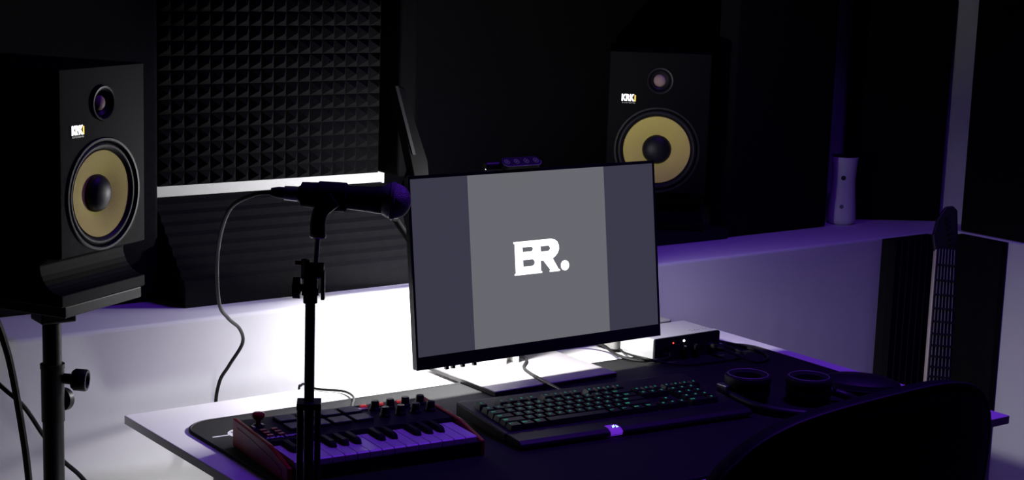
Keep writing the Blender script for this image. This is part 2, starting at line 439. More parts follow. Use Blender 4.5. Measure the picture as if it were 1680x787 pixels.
# stand: flat base plate, square column, hinge arm
bm = nb(); boxr(bm, (-.142, -.118, .0052), (.128, .098, .0085)); b_ = obj('base_plate', bm, MT['base_metal'], MON, bevel=.0015)
bm = nb(); boxr(bm, (-.1415, -.1175, -.0005), (.1275, .0975, .0052)); obj('base_shadow_pad', bm, MT['rubber'], b_)  # rubber pad widened to plate size; its black rim stands in for shadow
bm = nb()
prism(bm, [(-.052, .056), (-.014, .056), (-.014, .076), (.006, .076), (.006, .056), (.014, .056), (.014, .094), (-.052, .094)], 'Z', .0085, .290)
bm.transform(Matrix.Translation((0, -.031, 0)))
obj('column', bm, MT['stand_white'], MON, bevel=.001)
bm = nb(); boxr(bm, (-.040, -.030, .287), (.010, .028, .303)); obj('hinge_arm', bm, MT['black'], MON, bevel=.002)
bm = nb(); boxr(bm, (-.038, -.034, .298), (.012, .006, .330)); obj('light_blocker', bm, MT['black'], MON, bevel=.002)  # unseen plate added to keep lamp light off the right corner wall
# lamp puck on the monitor's back
bm = nb(); lathe(bm, [(0, -.012), (.013, -.012), (.015, -.006), (.015, 0)], LAMP+Vector((0, -.020, 0)), axis=(0, 1, 0), seg=20)
bm.transform(base_inv); obj('backlight', bm, MT['black'], MON)
# osd buttons / ports under the lower edge
for k, x in enumerate((-.205, -.192, -.172, -.148)):
    bm = nb(); boxr(bm, (x, .006, -.176), (x+.006, .012, -.1695)); obj('menu_button', bm, MT['black'], disp)

# touch control on top of the monitor
CB = thing('control_bar', 'small black touch bar with four round buttons on the monitor top edge', 'control bar', (1.678, 2.335, 1.1262), .014)
bm = nb(); prism(bm, rrect(-.041, -.0105, .041, .0105, .0098, 7), 'Z', -.004, .004); bm.transform(Matrix.Translation((0, -.012, .010)) @ Matrix.Rotation(math.radians(38), 4, 'X')); obj('touch_panel', bm, MT['black'], CB)
bm = nb(); lpp = rrect(-.041, -.0105, .041, .0105, .0098, 7)
low = [p for p in lpp if p[1] < -.0005]; low.sort(key=lambda p: math.atan2(p[1], p[0]+1e-9) if False else p[0])
tube(bm, [(x, y, .0042) for x, y in low], .0006, seg=6, smooth_path=False); bm.transform(Matrix.Translation((0, -.012, .010)) @ Matrix.Rotation(math.radians(38), 4, 'X'))
obj('rim', bm, MT['silver'], CB)
bm = nb(); lathe(bm, [(0, -.062), (.0055, -.062), (.0070, -.059), (.0070, .045), (.0055, .048), (0, .048)], (0, .006, .0055), 'X', 20); obj('bar', bm, MT['black'], CB, smooth=True)
for k in range(4):
    x = -.0305+k*.0205
    M4 = Matrix.Translation((0, -.012, .010)) @ Matrix.Rotation(math.radians(38), 4, 'X')
    bt = shape2d('touch_button', [arc(0, 0, .0052, 0, 360, 24)[:-1], arc(0, 0, .0042, 0, 360, 24)[:-1], arc(0, 0, .0018, 0, 360, 12)[:-1]], MT['icon'], CB, (0, 0, 0), (0, 0, 0), .0002)
    bt.matrix_local = M4 @ Matrix.Translation((x, 0, .0043))

# ------------------------------------------------------------------ speakers
def carve(o, cutters):
    """cut shapes out of a mesh for good; nothing extra stays in the scene"""
    tmp = []
    for bmc in cutters:
        me = bpy.data.meshes.new('cut'); bmesh.ops.recalc_face_normals(bmc, faces=bmc.faces[:]); bmc.to_mesh(me); bmc.free()
        c = bpy.data.objects.new('cut', me); C.objects.link(c); tmp.append(c)
        md = o.modifiers.new('bool', 'BOOLEAN'); md.operation = 'DIFFERENCE'; md.object = c; md.solver = 'EXACT'
    par, o.parent = o.parent, None
    bpy.context.view_layer.update()
    me2 = bpy.data.meshes.new_from_object(o.evaluated_get(bpy.context.evaluated_depsgraph_get()))
    o.modifiers.clear(); o.data = me2; o.parent = par
    for c in tmp: bpy.data.objects.remove(c)

def speaker(name, label, loc, rz, H):
    """origin at the centre of the bottom of the front face; front looks along -Y"""
    T = thing(name, label, 'speaker', loc, rz)
    W = .57*H; D = .76*H; w = W/2
    zw = .452*H; zt = .842*H; R = .245*H
    bm = nb()
    # side profile (y, z) with the curved port scoop at the bottom
    prof = [(0, .212*H), (.012*H, .205*H), (.075*H, .200*H)]
    for k in range(9):
        t = math.radians(90*k/8); prof.append((.118*H*math.cos(t)-.006*H*0, .052*H+.118*H*(1-math.sin(t)) if k < 9 else 0))
    prof += [(0, .045*H), (0, .006*H), (.006*H, 0), (D, 0), (D, H), (0.0, H)]
    prism(bm, prof, 'X', -w, w)
    cab = obj('cabinet', bm, MT['vinyl'], T)
    cut = nb(); cyl(cut, (0, -.02, zw), (0, .034, zw), R*.935, seg=72)
    cut2 = nb(); cyl(cut2, (0, -.02, zt), (0, .012, zt), .066*H, R*.935*.14/.14*0+.050*H, seg=48)
    carve(cab, [cut, cut2])
    bv = cab.modifiers.new('bevel', 'BEVEL'); bv.width = .016*H; bv.segments = 4; bv.limit_method = 'ANGLE'; bv.angle_limit = math.radians(60); bv.use_clamp_overlap = True
    bm = nb(); boxr(bm, (-w*.80, .1185*H, .085*H), (w*.80, .1205*H, .185*H)); obj('port', bm, MT['black_matte'], cab)
    # woofer: trim ring, rubber surround, cone, dust cap; the cone sits behind the baffle
    bm = nb(); lathe(bm, [(R*.925, -.010), (R*.93, .0005), (R*.945, .002), (R*.985, .002), (R, .0003)], (0, 0, zw), '-Y', 72)
    wf = obj('woofer', bm, MT['black'], T, smooth=True)
    bm = nb(); pr = []
    for k in range(13):
        t = k/12; pr.append((.186*H+(R*.926-.186*H)*t, -.009+.004*t+.006*math.sin(PI*t)**.8 if k not in (0, 12) else (-.010 if k == 0 else -.008)))
    lathe(bm, pr, (0, 0, zw), '-Y', 72); obj('surround', bm, MT['rubber'], wf, smooth=True)
    bm = nb()
    lathe(bm, [(.190*H, -.007), (.187*H, -.0045), (.15*H, -.0065), (.11*H, -.0095), (.078*H, -.0125)], (0, 0, zw), '-Y', 72); obj('cone', bm, MT['cone'], wf, smooth=True)
    bm = nb(); lathe(bm, [(.083*H, -.0125)]+[(.081*H*math.cos(t*PI/2/8), -.0115+.014*math.sin(t*PI/2/8)) for t in range(8)]+[(0, .0025)], (0, 0, zw), '-Y', 40); obj('dust_cap', bm, MT['black'], wf, smooth=True)
    # tweeter
    bm = nb(); lathe(bm, [(.076*H, .0005), (.074*H, .003), (.066*H, .0025), (.050*H, -.006), (.034*H, -.0085)], (0, 0, zt), '-Y', 40); tw = obj('tweeter', bm, MT['black'], T, smooth=True)
    bm = nb(); lathe(bm, [(.035*H, -.0085)]+[(.034*H*math.cos(t*PI/2/6), -.008+.008*math.sin(t*PI/2/6)) for t in range(6)]+[(0, 0)], (0, 0, zt), '-Y', 30); obj('tweeter_dome', bm, MT['tweeter'], tw, smooth=True)
    # lit badge
    bx = -.30*W; bz = .738*H
    bm = nb(); prism(bm, [(bx-.072*W*.93, bz-.020*H), (bx+.072*W, bz-.020*H), (bx+.072*W, bz+.022*H), (bx-.072*W*.93, bz+.022*H)], 'Y', -.0012, .0003); bd = obj('badge', bm, MT['black_matte'], T)
    text('badge_letters', 'KRK', .050*H, MT['em_white'], bd, (bx-.003*H, -.0016, bz+.002*H), (PI/2, 0, 0), bold=.0010, width=.128*W)
    bm = nb(); boxr(bm, (bx+.056*W, -.0017, bz-.016*H), (bx+.070*W, -.0010, bz+.019*H)); obj('badge_edge', bm, MT['em_yellow'], bd)
    text('badge_caption', 'SYSTEMS', .010*H, MT['em_dimwhite'], bd, (bx, -.0016, bz-.025*H), (PI/2, 0, 0), width=.13*W)
    return T
HL = .336
SL = Vector((.913, 2.288, .981))
speaker('studio_monitor_speaker', 'black speaker with yellow cone on pole stand at the left', SL, math.radians(30), HL)
HR = .386
SR = Vector((2.366, 2.770, .900))
speaker('studio_monitor_speaker', 'black speaker with yellow cone on the ledge behind the monitor', SR, math.radians(-39), HR)

# isolation board under the right speaker
bm = nb(); boxr(bm, (0, 0, 0), (.50, .19, .0235)); o = obj('isolation_board', bm, MT['black_matte'], bevel=.003); o.location = (2.034, 2.702, LZ+.0005); o.rotation_euler = (0, 0, .012)
tag(o, 'thin black board on the ledge under the right speaker', 'board')

# ------------------------------------------------------------------ left speaker stand
PX, PY = .868, 2.385
ST = thing('speaker_stand', 'black pole stand with clamp knob carrying the left speaker', 'speaker stand', (PX, PY, 0))
bm = nb(); boxr(bm, (-.088, -.098, .962), (.088, .125, .9790))
bm.transform(Matrix.Rotation(math.radians(30), 4, 'Z')); obj('top_plate', bm, MT['black'], ST, bevel=.002)
bm = nb(); boxr(bm, (-.024, -.024, .930), (.030, .024, .958)); obj('plate_socket', bm, MT['black'], ST, bevel=.003)
bm = nb(); cyl(bm, (0, 0, .10), (0, 0, .95), .0140, seg=32); obj('pole', bm, MT['black'], ST, smooth=True)
bm = nb(); cyl(bm, (0, 0, .775), (0, 0, .862), .0172, seg=32); cyl(bm, (0, 0, .857), (0, 0, .864), .0182, seg=32); cyl(bm, (0, 0, .10), (0, 0, .776), .0158, seg=32); obj('collar', bm, MT['black'], ST, smooth=True)
kd = Vector((.80, -.60, -.05)).normalized()
bm = nb(); lathe(bm, [(0, 0), (.008, 0), (.008, .018), (.0135, .020), (.0165, .024), (.0168, .040), (.0155, .043), (.0120, .043), (.0105, .038), (0, .037)], (0.008, -.006, .842), kd, 28); obj('knob', bm, MT['black'], ST, smooth=True)
kd2 = Vector((.85, .52, -.1)).normalized()
bm = nb(); lathe(bm, [(0, 0), (.007, 0), (.007, .008), (.0175, .010), (.0175, .020), (.014, .023), (0, .023)], (0.006, 0, .806), kd2, 28); obj('knob', bm, MT['black'], ST, smooth=True)
for k in range(3):
    a = math.radians(250+120*k)
    rr = .16 if k == 1 else .30
    if k != 0: rr = min(rr, .20)
    bm = nb(); tube(bm, [(0.018*math.cos(a), .018*math.sin(a), .36), (rr*.5*math.cos(a), min(rr*.5*math.sin(a), .08), .17), (rr*math.cos(a), min(rr*math.sin(a), .09), .012)], .009); obj('leg', bm, MT['black'], ST, smooth=True)

# ------------------------------------------------------------------ mic stand and microphone
BX, BY = 1.062, 1.940
MS = thing('microphone_stand', 'thin black microphone stand in front of the small keyboard', 'microphone stand', (BX, BY, .7405))
bm = nb(); lathe(bm, [(0, 0), (.054, 0), (.056, .003), (.055, .009), (.030, .014), (.012, .018), (0, .018)], (0, 0, 0), 'Z', 40); obj('base', bm, MT['black'], MS, smooth=True)
bm = nb(); cyl(bm, (0, 0, .012), (0, 0, .320), .0068, seg=20); obj('pole', bm, MT['black'], MS, smooth=True)
sl = nb(); boxr(sl, (-.0165, -.0165, .140), (.0165, .0165, .149))
slo = obj('sleeve', sl, MT['black'], MS, bevel=.001)
slo.rotation_euler = (0, 0, math.radians(-30))
for sx in (-1, 1):
    for sy in (-1, 1):
        bm = nb(); cyl(bm, (sx*.0118, sy*.0118, .016), (sx*.0118, sy*.0118, .141), .0043, seg=12); obj('sleeve_rod', bm, MT['black'], slo, smooth=True)
bm = nb(); cyl(bm, (0, 0, .285), (0, 0, .335), .0095, seg=20); cyl(bm, (0, 0, .296), (0, 0, .304), .0115, seg=20); obj('clutch', bm, MT['black'], MS, smooth=True)
vx = Vector((.8, -.57, 0))      # towards the picture's right, seen from the camera
bm = nb(); lathe(bm, [(0, 0), (.005, 0), (.005, .012), (.0145, .013), (.0145, .023), (0, .023)], (0, 0, .305), -vx, 20)
obj('side_knob', bm, MT['black'], MS, smooth=True)
bm = nb(); box(bm, (.004, -.003, .332), (.026, .016, .014), -.6); boxr(bm, (-.012, -.006, .318), (-.004, .006, .345)); obj('clamp_head', bm, MT['black'], MS, bevel=.0015)
bm = nb(); q = vx*-.015; lathe(bm, [(0, -.006), (.0028, -.006), (.0028, .006), (0, .006)], q+Vector((0, 0, .339)), vx, 12); obj('release_pin', bm, MT['magenta'], MS)
bm = nb(); q = vx*.010
for dz, r in ((.322, .0035), (.334, .004)): lathe(bm, [(0, -.005), (r, -.005), (r, .005), (0, .005)], q+Vector((0, 0, dz)), vx, 12)
obj('clamp_screw', bm, MT['steel'], MS)
bm = nb(); box(bm, vx*.017+Vector((0, 0, .310)), (.005, .010, .040), -.6); obj('latch', bm, MT['black'], MS, bevel=.001)
q = vx*.0065
bm = nb(); cyl(bm, q+Vector((0, 0, .330)), q+Vector((.002, -.002, .378)), .0034, seg=16); obj('upper_rod', bm, MT['steel'], MS, smooth=True)
top = q+Vector((.002, -.002, .378))
bm = nb(); lathe(bm, [(0, 0), (.010, 0), (.0115, .002), (.0105, .005), (0, .005)], top-Vector((0, 0, .004)), 'Z', 14); obj('nut', bm, MT['steel'], MS)
bm = nb(); tube(bm, [top, top+Vector((0, 0, .018)), top+Vector((.004, -.003, .034)), top+Vector((.018, -.013, .048))], .0105, seg=14)
obj('clip_neck', bm, MT['black'], MS, smooth=True)

# microphone, axis from tail A to head B
A = Vector((1.027, 1.988, 1.171)); B = Vector((1.158, 1.896, 1.164)); ax = (B-A).normalized()
tilt = Vector((0, 0, 0))
MI = thing('microphone', 'handheld vocal microphone clipped on the stand, ball head to the right', 'microphone', A)
L = (B-A).length
bm = nb(); lathe(bm, [(0, .036), (.0100, .036), (.0125, .040), (.0145, .085), (.0175, L-.024), (.0185, L-.018), (.0185, L-.010)], (0, 0, 0), ax, 32); body = obj('handle', bm, MT['black'], MI, smooth=True)
bm = nb(); lathe(bm, [(0, 0), (.0055, 0), (.0078, .010), (.0078, .0185), (0.0, .0185)], (0, 0, 0), ax, 24); obj('strain_relief', bm, MT['rubber'], MI, smooth=True)
bm = nb(); lathe(bm, [(0, .018), (.0095, .018), (.0100, .030), (.0100, .044), (0, .044)], (0, 0, 0), ax, 24); obj('plug', bm, MT['steel'], MI, smooth=True)
# mesh grille: ball plus band
bm = nb(); pr = [(.0165, L-.014)]
for k in range(9):
    t = -55+k*(90+55)/8; pr.append((.0245*math.cos(math.radians(t)), L+.004+.0235*math.sin(math.radians(t))))
pr[-1] = (0, L+.004+.0235)
lathe(bm, pr, (0, 0, 0), ax, 40)
grm = mat('wire_mesh_grille', (.22, .22, .23, 1), .45, metal=.5)
nt = grm.node_tree; tcn = nt.nodes.new('ShaderNodeTexCoord'); vo = nt.nodes.new('ShaderNodeTexVoronoi'); vo.inputs['Scale'].default_value = 700
bp = nt.nodes.new('ShaderNodeBump'); bp.inputs['Strength'].default_value = .8; bp.inputs['Distance'].default_value = .001
nt.links.new(tcn.outputs['Object'], vo.inputs['Vector']); nt.links.new(vo.outputs['Distance'], bp.inputs['Height']); nt.links.new(bp.outputs['Normal'], nt.nodes['Principled BSDF'].inputs['Normal'])
gr = obj('grille', bm, grm, MI, smooth=True)
bm = nb(); lathe(bm, [(.0240, L-.001), (.0255, L+.0005), (.0255, L+.005), (.0240, L+.0065)], (0, 0, 0), ax, 40); obj('grille_band', bm, MT['grey'], gr, smooth=True)
# clip: sleeve round the handle
bm = nb(); lathe(bm, [(.0150, .040), (.0165, .041), (.0175, .062), (.0195, .064), (.0200, .100), (.0175, .102), (.0150, .101)], (0, 0, 0), ax, 28); obj('clip', bm, MT['black_matte'], MI, smooth=True)
# clip web down to the neck
npt = Vector((BX, BY, .7405))+top+Vector((.016, -.011, .046))-A
bm = nb(); tube(bm, [npt, ax*.075+Vector((0, 0, -.016))], .009, seg=12, smooth_path=False); obj('clip_web', bm, MT['black_matte'], MI)
# mic cable
CM = nb()
pts = [(1.029, 1.986, 1.1705), (1.017, 2.02, 1.163), (1.020, 2.10, 1.130), (1.065, 2.23, 1.045), (1.115, 2.33, .945), (1.155, 2.38, .905), (1.195, 2.42, .875), (1.215, 2.45, .842), (1.203, 2.475, .800), (1.193, 2.493, .765), (1.190, 2.500, .70), (1.19, 2.49, .5), (1.17, 2.47, .2), (1.16, 2.42, .006)]
tube(CM, pts, .0030, seg=10); o = obj('cable', CM, MT['cable'], smooth=True); tag(o, 'black cable hanging from the microphone tail behind the desk', 'cable')

# ------------------------------------------------------------------ MIDI keyboard
KM = thing('midi_keyboard', 'small red and black music keyboard with purple-lit white keys and pads', 'music keyboard', (1.243, 2.114, .7445), -.070)
W2, D2, HB = .159, .100, .040
bm = nb(); prof = [(-D2, .004), (-D2, .022), (-.015, .030), (-.012, .0375), (D2, HB), (D2, .004)]
prism(bm, prof, 'X', -W2+.004, W2-.004); obj('body', bm, MT['black_matte'], KM, bevel=.001)
for sx in (-1, 1):
    bm = nb(); x = sx*(W2-.001)
    prism(bm, [(-D2-.002, 0), (-D2-.002, .024), (-.030, HB-.001), (D2+.002, HB+.004), (D2+.002, 0)], 'X', x-.004, x+.004); ck = obj('side_cheek', bm, MT['red'], KM, bevel=.002)
    bm = nb(); tube(bm, [(x+sx*.0042, -.080, .006), (x+sx*.0042, -.075, .018), (x+sx*.0042, .02, .030), (x+sx*.0042, .085, .034)], .0005, seg=5); obj('seam', bm, MT['black'], ck)
# keys: 15 white, 10 black
kx0, kx1 = -.150, .150; nw = 15; pw = (kx1-kx0)/nw
wk = nb(); prism(wk, [(-.094, .006), (-.094, .0235), (-.0915, .0255), (-.017, .0262), (-.017, .006)], 'X', .0005, pw-.0005)
wk0 = obj('white_key', wk, MT['white_key'], KM, bevel=.0006); wk0.location = (kx0, -.004, .006)
bk = nb(); prism(bk, [(-.062, 0), (-.058, .007), (-.052, .009), (-.018, .009), (-.018, 0)], 'X', -.0042, .0042)
bk0 = obj('black_key', bk, MT['black_matte'], KM, bevel=.0008); fb = True
for i in range(nw):
    if i: 
        c = wk0.copy(); C.objects.link(c); c.location = (kx0+i*pw, -.004, .006)
for i in range(nw-1):
    if i % 7 in (0, 1, 3, 4, 5):
        if fb: bk0.location = (kx0+(i+1)*pw, -.002, .031); fb = False
        else:
            c = bk0.copy(); C.objects.link(c); c.location = (kx0+(i+1)*pw, -.002, .031)
# pads 4 x 2
slope = math.atan2(.0025, .112)
def topz(y): return .0375+(HB-.0375)*(y+.012)/(.112)
pd = nb(); prism(pd, rrect(-.0148, -.0148, .0148, .0148, .0015, 2), 'Z', 0, .004); pd0 = obj('pad', pd, MT['pad_grey'], KM, bevel=.0008)
first = True
for j in range(2):
    for i in range(4):
        x = -.088+i*.036; y = .022+j*.040
        o = pd0 if first else pd0.copy()
        if not first: C.objects.link(o)
        first = False
        o.location = (x, y+.012, topz(y)+.0005)
# joystick
bm = nb(); lathe(bm, [(.010, 0), (.0095, .002), (.004, .004), (0.004, .004)], (-.137, .062, topz(.06)), 'Z', 20); js = obj('joystick', bm, MT['black'], KM, smooth=True)
bm = nb(); lathe(bm, [(0, .003), (.0035, .003), (.0040, .009), (.0078, .0125), (.0105, .0165), (.0100, .0195), (.007, .0212), (0, .0216)], (-.137, .062, topz(.06)), 'Z', 24); obj('joystick_cap', bm, MT['red'], js, smooth=True)
bm = nb(); boxr(bm, (-.150, .050, topz(.05)), (-.146, .062, topz(.06)+.003)); obj('joystick_gate', bm, MT['silver'], js)
# small red buttons
for j in range(3):
    for i in range(2):
        bm = nb(); x = -.1455+i*.018+j*.0; y = .036-j*.013
        boxr(bm, (x, y-.0035, topz(y)), (x+.010, y+.0035, topz(y)+.0028)); obj('function_button', bm, MT['red'], KM, bevel=.0008)
# knobs 4 x 2 and red mode buttons
for j in range(2):
    for i in range(4):
        x = .060+i*.0265; y = .030+j*.036
        bm = nb(); lathe(bm, [(0, 0), (.0085, 0), (.0080, .004), (.0070, .005), (.0064, .014), (.0055, .0155), (0, .0155)], (x, y, topz(y)), 'Z', 18); obj('knob', bm, MT['black'], KM, smooth=True)
for i, x in enumerate((.046, .075, .1105)):
    bm = nb(); boxr(bm, (x, .085, topz(.085)), (x+.010, .092, topz(.09)+.003)); obj('mode_button', bm, MT['red_lit'], KM)
bm = nb(); boxr(bm, (.034, .074, topz(.07)), (.052, .083, topz(.08)+.0012)); obj('display_window', bm, MT['silver'], KM)
text('maker_text', 'AKAI MPK mini', .0105, MT['print'], KM, (-.111, .001, topz(0)+.0006), (slope, 0, 0), bold=.0003, width=.080)
# usb cable of the midi keyboard
bm = nb(); tube(bm, [(1.300, 2.215, .765), (1.315, 2.235, .765), (1.345, 2.31, .748), (1.385, 2.375, .7455), (1.392, 2.42, .7440), (1.372, 2.446, .7430), (1.356, 2.468, .7430), (1.350, 2.494, .7430), (1.349, 2.502, .70), (1.35, 2.50, .4), (1.35, 2.49, .006)], .0022, seg=8)
tag(obj('cable', bm, MT['cable'], smooth=True), 'thin black cable running from the small red keyboard over the desk back', 'cable')

# ------------------------------------------------------------------ computer keyboard
KB = thing('computer_keyboard', 'full-size black computer keyboard with glowing teal key legends', 'keyboard', (1.690, 2.076, .7442), -.077)
bm = nb(); prism(bm, [(-.058, .004), (-.058, .016), (.098, .027), (.098, .004)], 'X', -.228, .228); body = obj('body', bm, MT['black'], KB, bevel=.002)
bm = nb()
tops = [(-.105, .004), (-.103, .010), (-.095, .014), (-.060, .0165), (-.060, .003)]
prism(bm, tops, 'X', -.226, .226); pr_ = obj('palm_rest', bm, MT['black'], KB, bevel=.002)
def emb(u, v): return (u, v)
bm = nb(); prism(bm, [(-.104, .0035), (-.1055, .0100), (-.0975, .0143), (-.085, .0155), (-.085, .0035)], 'X', -.060, -.038); et = obj('emblem_tile', bm, MT['em_violet'], pr_)
shape2d('emblem', [[(-.0060, -.0045), (.0005, -.0015), (.0015, .0050), (-.0005, .0015), (-.003, .0025)], [(.0010, -.0045), (.0065, -.0030), (.0035, .0025), (.0025, -.001)]], MT['em_cyan'], et, (-.047, -.0935, .0156), (math.radians(12), 0, 0), .0003)
pitch = .0190
rows = []   # (y, list of (x centre, width))
def seq(x, ws):
    out = []
    for w_ in ws:
        if w_ > 0: out.append((x+w_/2, w_))
        x += abs(w_)
    return out
X0 = -.215/pitch
rows.append((5.35, seq(X0, [1, -1, 1, 1, 1, 1, -.5, 1, 1, 1, 1, -.5, 1, 1, 1, 1])))
rows.append((4.1, seq(X0, [1]*13+[2, -.25, 1, 1, 1, -.25, 1, 1, 1, 1])))
rows.append((3.1, seq(X0, [1.5]+[1]*12+[1.5, -.25, 1, 1, 1, -.25, 1, 1, 1])+[]))
rows.append((2.1, seq(X0, [1.75]+[1]*11+[2.25, -3.5, 1, 1, 1])))
rows.append((1.1, seq(X0, [2.25]+[1]*10+[2.75, -1.25, 1, -1.25, 1, 1, 1])))
rows.append((0.1, seq(X0, [1.25, 1.25, 1.25, 6.25, 1.25, 1.25, 1.25, 1.25, -.25, 1, 1, 1, -.25, 2, 1])))
cache = {}
cnt = 0; extra = []
def keymesh(wd, var):
    k = (wd, var)
    if k in cache: return cache[k]
    bm = nb(); hw = wd*pitch/2-.0009; hd = pitch/2-.0009
    lo = [(-hw, -hd), (hw, -hd), (hw, hd), (-hw, hd)]; t = .0022
    hi = [(-hw+t, -hd+.0022), (hw-t, -hd+.0022), (hw-t, hd-.0012), (-hw+t, hd-.0012)]
    A_ = [bm.verts.new((x, y, 0)) for x, y in lo]; B_ = [bm.verts.new((x, y, .0082)) for x, y in hi]
    for i in range(4): bm.faces.new((A_[i], A_[(i+1) % 4], B_[(i+1) % 4], B_[i]))
    bm.faces.new(B_); bm.faces.new(A_[::-1])
    # glowing legend strokes on the top face
    rnd = random.Random(var*7+int(wd*4))
    lw = .0030 if wd < 1.2 else .0075
    if wd > 5: lw = 0
    if lw:
        z = .00835; cx_ = 0 if wd < 1.2 else -hw+t+.005; cy_ = .0015
        strokes = [(cx_-lw/2, cy_-.0017, cx_-lw/2+.0007, cy_+.0017), (cx_-lw/2, cy_+.0010, cx_+lw/2, cy_+.0017)]
        if rnd.random() < .6: strokes.append((cx_-lw/2, cy_-.0017, cx_+lw/2, cy_-.0010))
        if rnd.random() < .6: strokes.append((cx_+lw/2-.0007, cy_-.0017, cx_+lw/2, cy_+.0017))
        if rnd.random() < .5: strokes.append((cx_-lw/2, cy_-.0004, cx_+lw/2, cy_+.0003))
        for (a, b, c, d) in strokes:
            f = bm.faces.new([bm.verts.new((x, y, z)) for x, y in ((a, b), (c, b), (c, d), (a, d))]); f.material_index = 1
    me = bpy.data.meshes.new('keycap'); bm.to_mesh(me); bm.free(); me.materials.append(MT['black']); me.materials.append(MT['em_teal'])
    cache[k] = me; return me
ks = math.atan2(.011, .156)
for r_, (ry, ks_) in enumerate(rows):
    for i, (kx, wd) in enumerate(ks_):
        me = keymesh(wd, (i*3+r_*5) % 5)
        y = -.0465+ry*pitch+.0; x = kx*pitch
        o = bpy.data.objects.new('keycap', me); C.objects.link(o); o.parent = KB
        o.location = (x, y, .016+(y+.058)*math.tan(ks)+.0008); o.rotation_euler = (ks, 0, 0); cnt += 1
print('keycaps', cnt)
bm = nb(); tube(bm, [(1.692, 2.170, .762), (1.695, 2.20, .7585), (1.705, 2.26, .7575), (1.72, 2.33, .7565), (1.735, 2.370, .7565), (1.775, 2.42, .7565), (1.775, 2.49, .7545), (1.775, 2.508, .738), (1.775, 2.508, .5), (1.77, 2.49, .006)], .0028, seg=8)
tag(obj('cable', bm, MT['cable'], smooth=True), 'black cable from the computer keyboard across the monitor base', 'cable')

# ------------------------------------------------------------------ audio interface and grey box
AI = thing('audio_interface', 'silver-topped audio interface with black knobbed front right of the monitor', 'audio interface', (2.080, 2.333, .7442), .02)
bm = nb(); prism(bm, rrect(-.082, .003, .082, .047, .004, 4), 'Y', -.010, .085)
bm.transform(Matrix.Translation((0, 0, -.003))); obj('case', bm, MT['silver'], AI)
bm = nb(); prism(bm, rrect(-.0825, .0, .0825, .0445, .004, 4), 'Y', -.0145, -.0095); fp = obj('front_panel', bm, MT['black_matte'], AI)
for x, z, r in ((-.010, .019, .0085), (.018, .019, .0085)):
    bm = nb(); lathe(bm, [(0, 0), (r, 0), (r*.92, .012), (0, .0125)], (x, -.0145, z), '-Y', 22); kb_ = obj('knob', bm, MT['black_gloss'], fp, smooth=True)
bm = nb(); lathe(bm, [(0, 0), (.011, 0), (.011, .003), (.007, .003), (.006, .001), (0, .001)], (-.058, -.0145, .021), '-Y', 24); obj('input_jack', bm, MT['black_gloss'], fp, smooth=True)
bm = nb(); lathe(bm, [(0, 0), (.006, 0), (.006, .003), (0, .003)], (.058, -.0145, .018), '-Y', 20); obj('headphone_jack', bm, MT['steel'], fp)
bm = nb(); lathe(bm, [(0, 0), (.0016, 0), (.0012, .0012), (0, .0014)], (-.037, -.0145, .033), '-Y', 12); obj('red_light', bm, MT['em_red'], fp)
bm = nb(); lathe(bm, [(0, 0), (.0026, 0), (.002, .0015), (0, .0018)], (-.010, -.0145, .0345), '-Y', 12); obj('white_light', bm, MT['em_white'], fp)
shape2d('top_logo', [arc(0, 0, .0042, 0, 360, 20)[:-1], arc(0, 0, .0030, 0, 360, 20)[:-1]], MT['grey'], AI, (.030, .012, .0442), (0, 0, 0), .0002)
bm = nb()
for k in range(5): boxr(bm, (.038+k*.0068, .0100, .0439), (.0425+k*.0068, .0136, .0443))
obj('top_wordmark', bm, MT['grey'], AI)
for x in (-.06, .06):
    bm = nb(); boxr(bm, (x-.01, .0, -.0002), (x+.01, .07, .0025)); obj('foot', bm, MT['rubber'], AI)
# plug in front
bm = nb(); lathe(bm, [(0, 0), (.0045, 0), (.0045, .012), (.006, .013), (.006, .030), (.003, .036), (0, .036)], (.058, -.0176, .018), '-Y', 16); obj('plug', bm, MT['black'], AI, smooth=True)

GB = thing('grey_box', 'flat speckled grey box behind the audio interface', 'box', (2.060, 2.425, .7442), .02)
bm = nb(); prism(bm, rrect(-.075, .000, .075, .074, .008, 4), 'Z', .003, .046); obj('shell', bm, MT['speckle'], GB, bevel=.002)
bm = nb(); prism(bm, rrect(-.070, .005, .070, .069, .008, 4), 'Z', 0, .003); obj('foot', bm, MT['rubber'], GB)

Z = .7475
def cab(pts, r, label, m='cable'):
    bm = nb(); tube(bm, pts, r, seg=8); return tag(obj('cable', bm, MT[m], smooth=True), label, 'cable')
cab([(1.90, 2.50, .755), (1.935, 2.475, .765), (1.960, 2.43, .760), (1.955, 2.375, .752), (1.975, 2.33, .7485), (2.015, 2.300, .755), (2.022, 2.300, .7645)], .0030, 'thick black cable curving from behind the monitor to the interface front')
cab([(1.985, 2.50, .748), (2.00, 2.43, .748), (1.985, 2.39, .7495), (1.975, 2.32, .7555), (2.02, 2.275, .7480), (2.08, 2.262, .7475), (2.15, 2.258, .7475), (2.19, 2.275, .7475), (2.200, 2.33, .7475), (2.20, 2.42, .748), (2.21, 2.50, .748)], .0022, 'thin grey-black cable looping along the front of the interface')
cab([(2.139, 2.284, .7615), (2.145, 2.262, .758), (2.165, 2.225, .7475), (2.200, 2.225, .7475), (2.228, 2.262, .7475), (2.230, 2.33, .7475), (2.225, 2.40, .7445), (2.215, 2.44, .748), (2.215, 2.50, .748)], .0028, 'black cable leaving the interface jack and looping to its right')

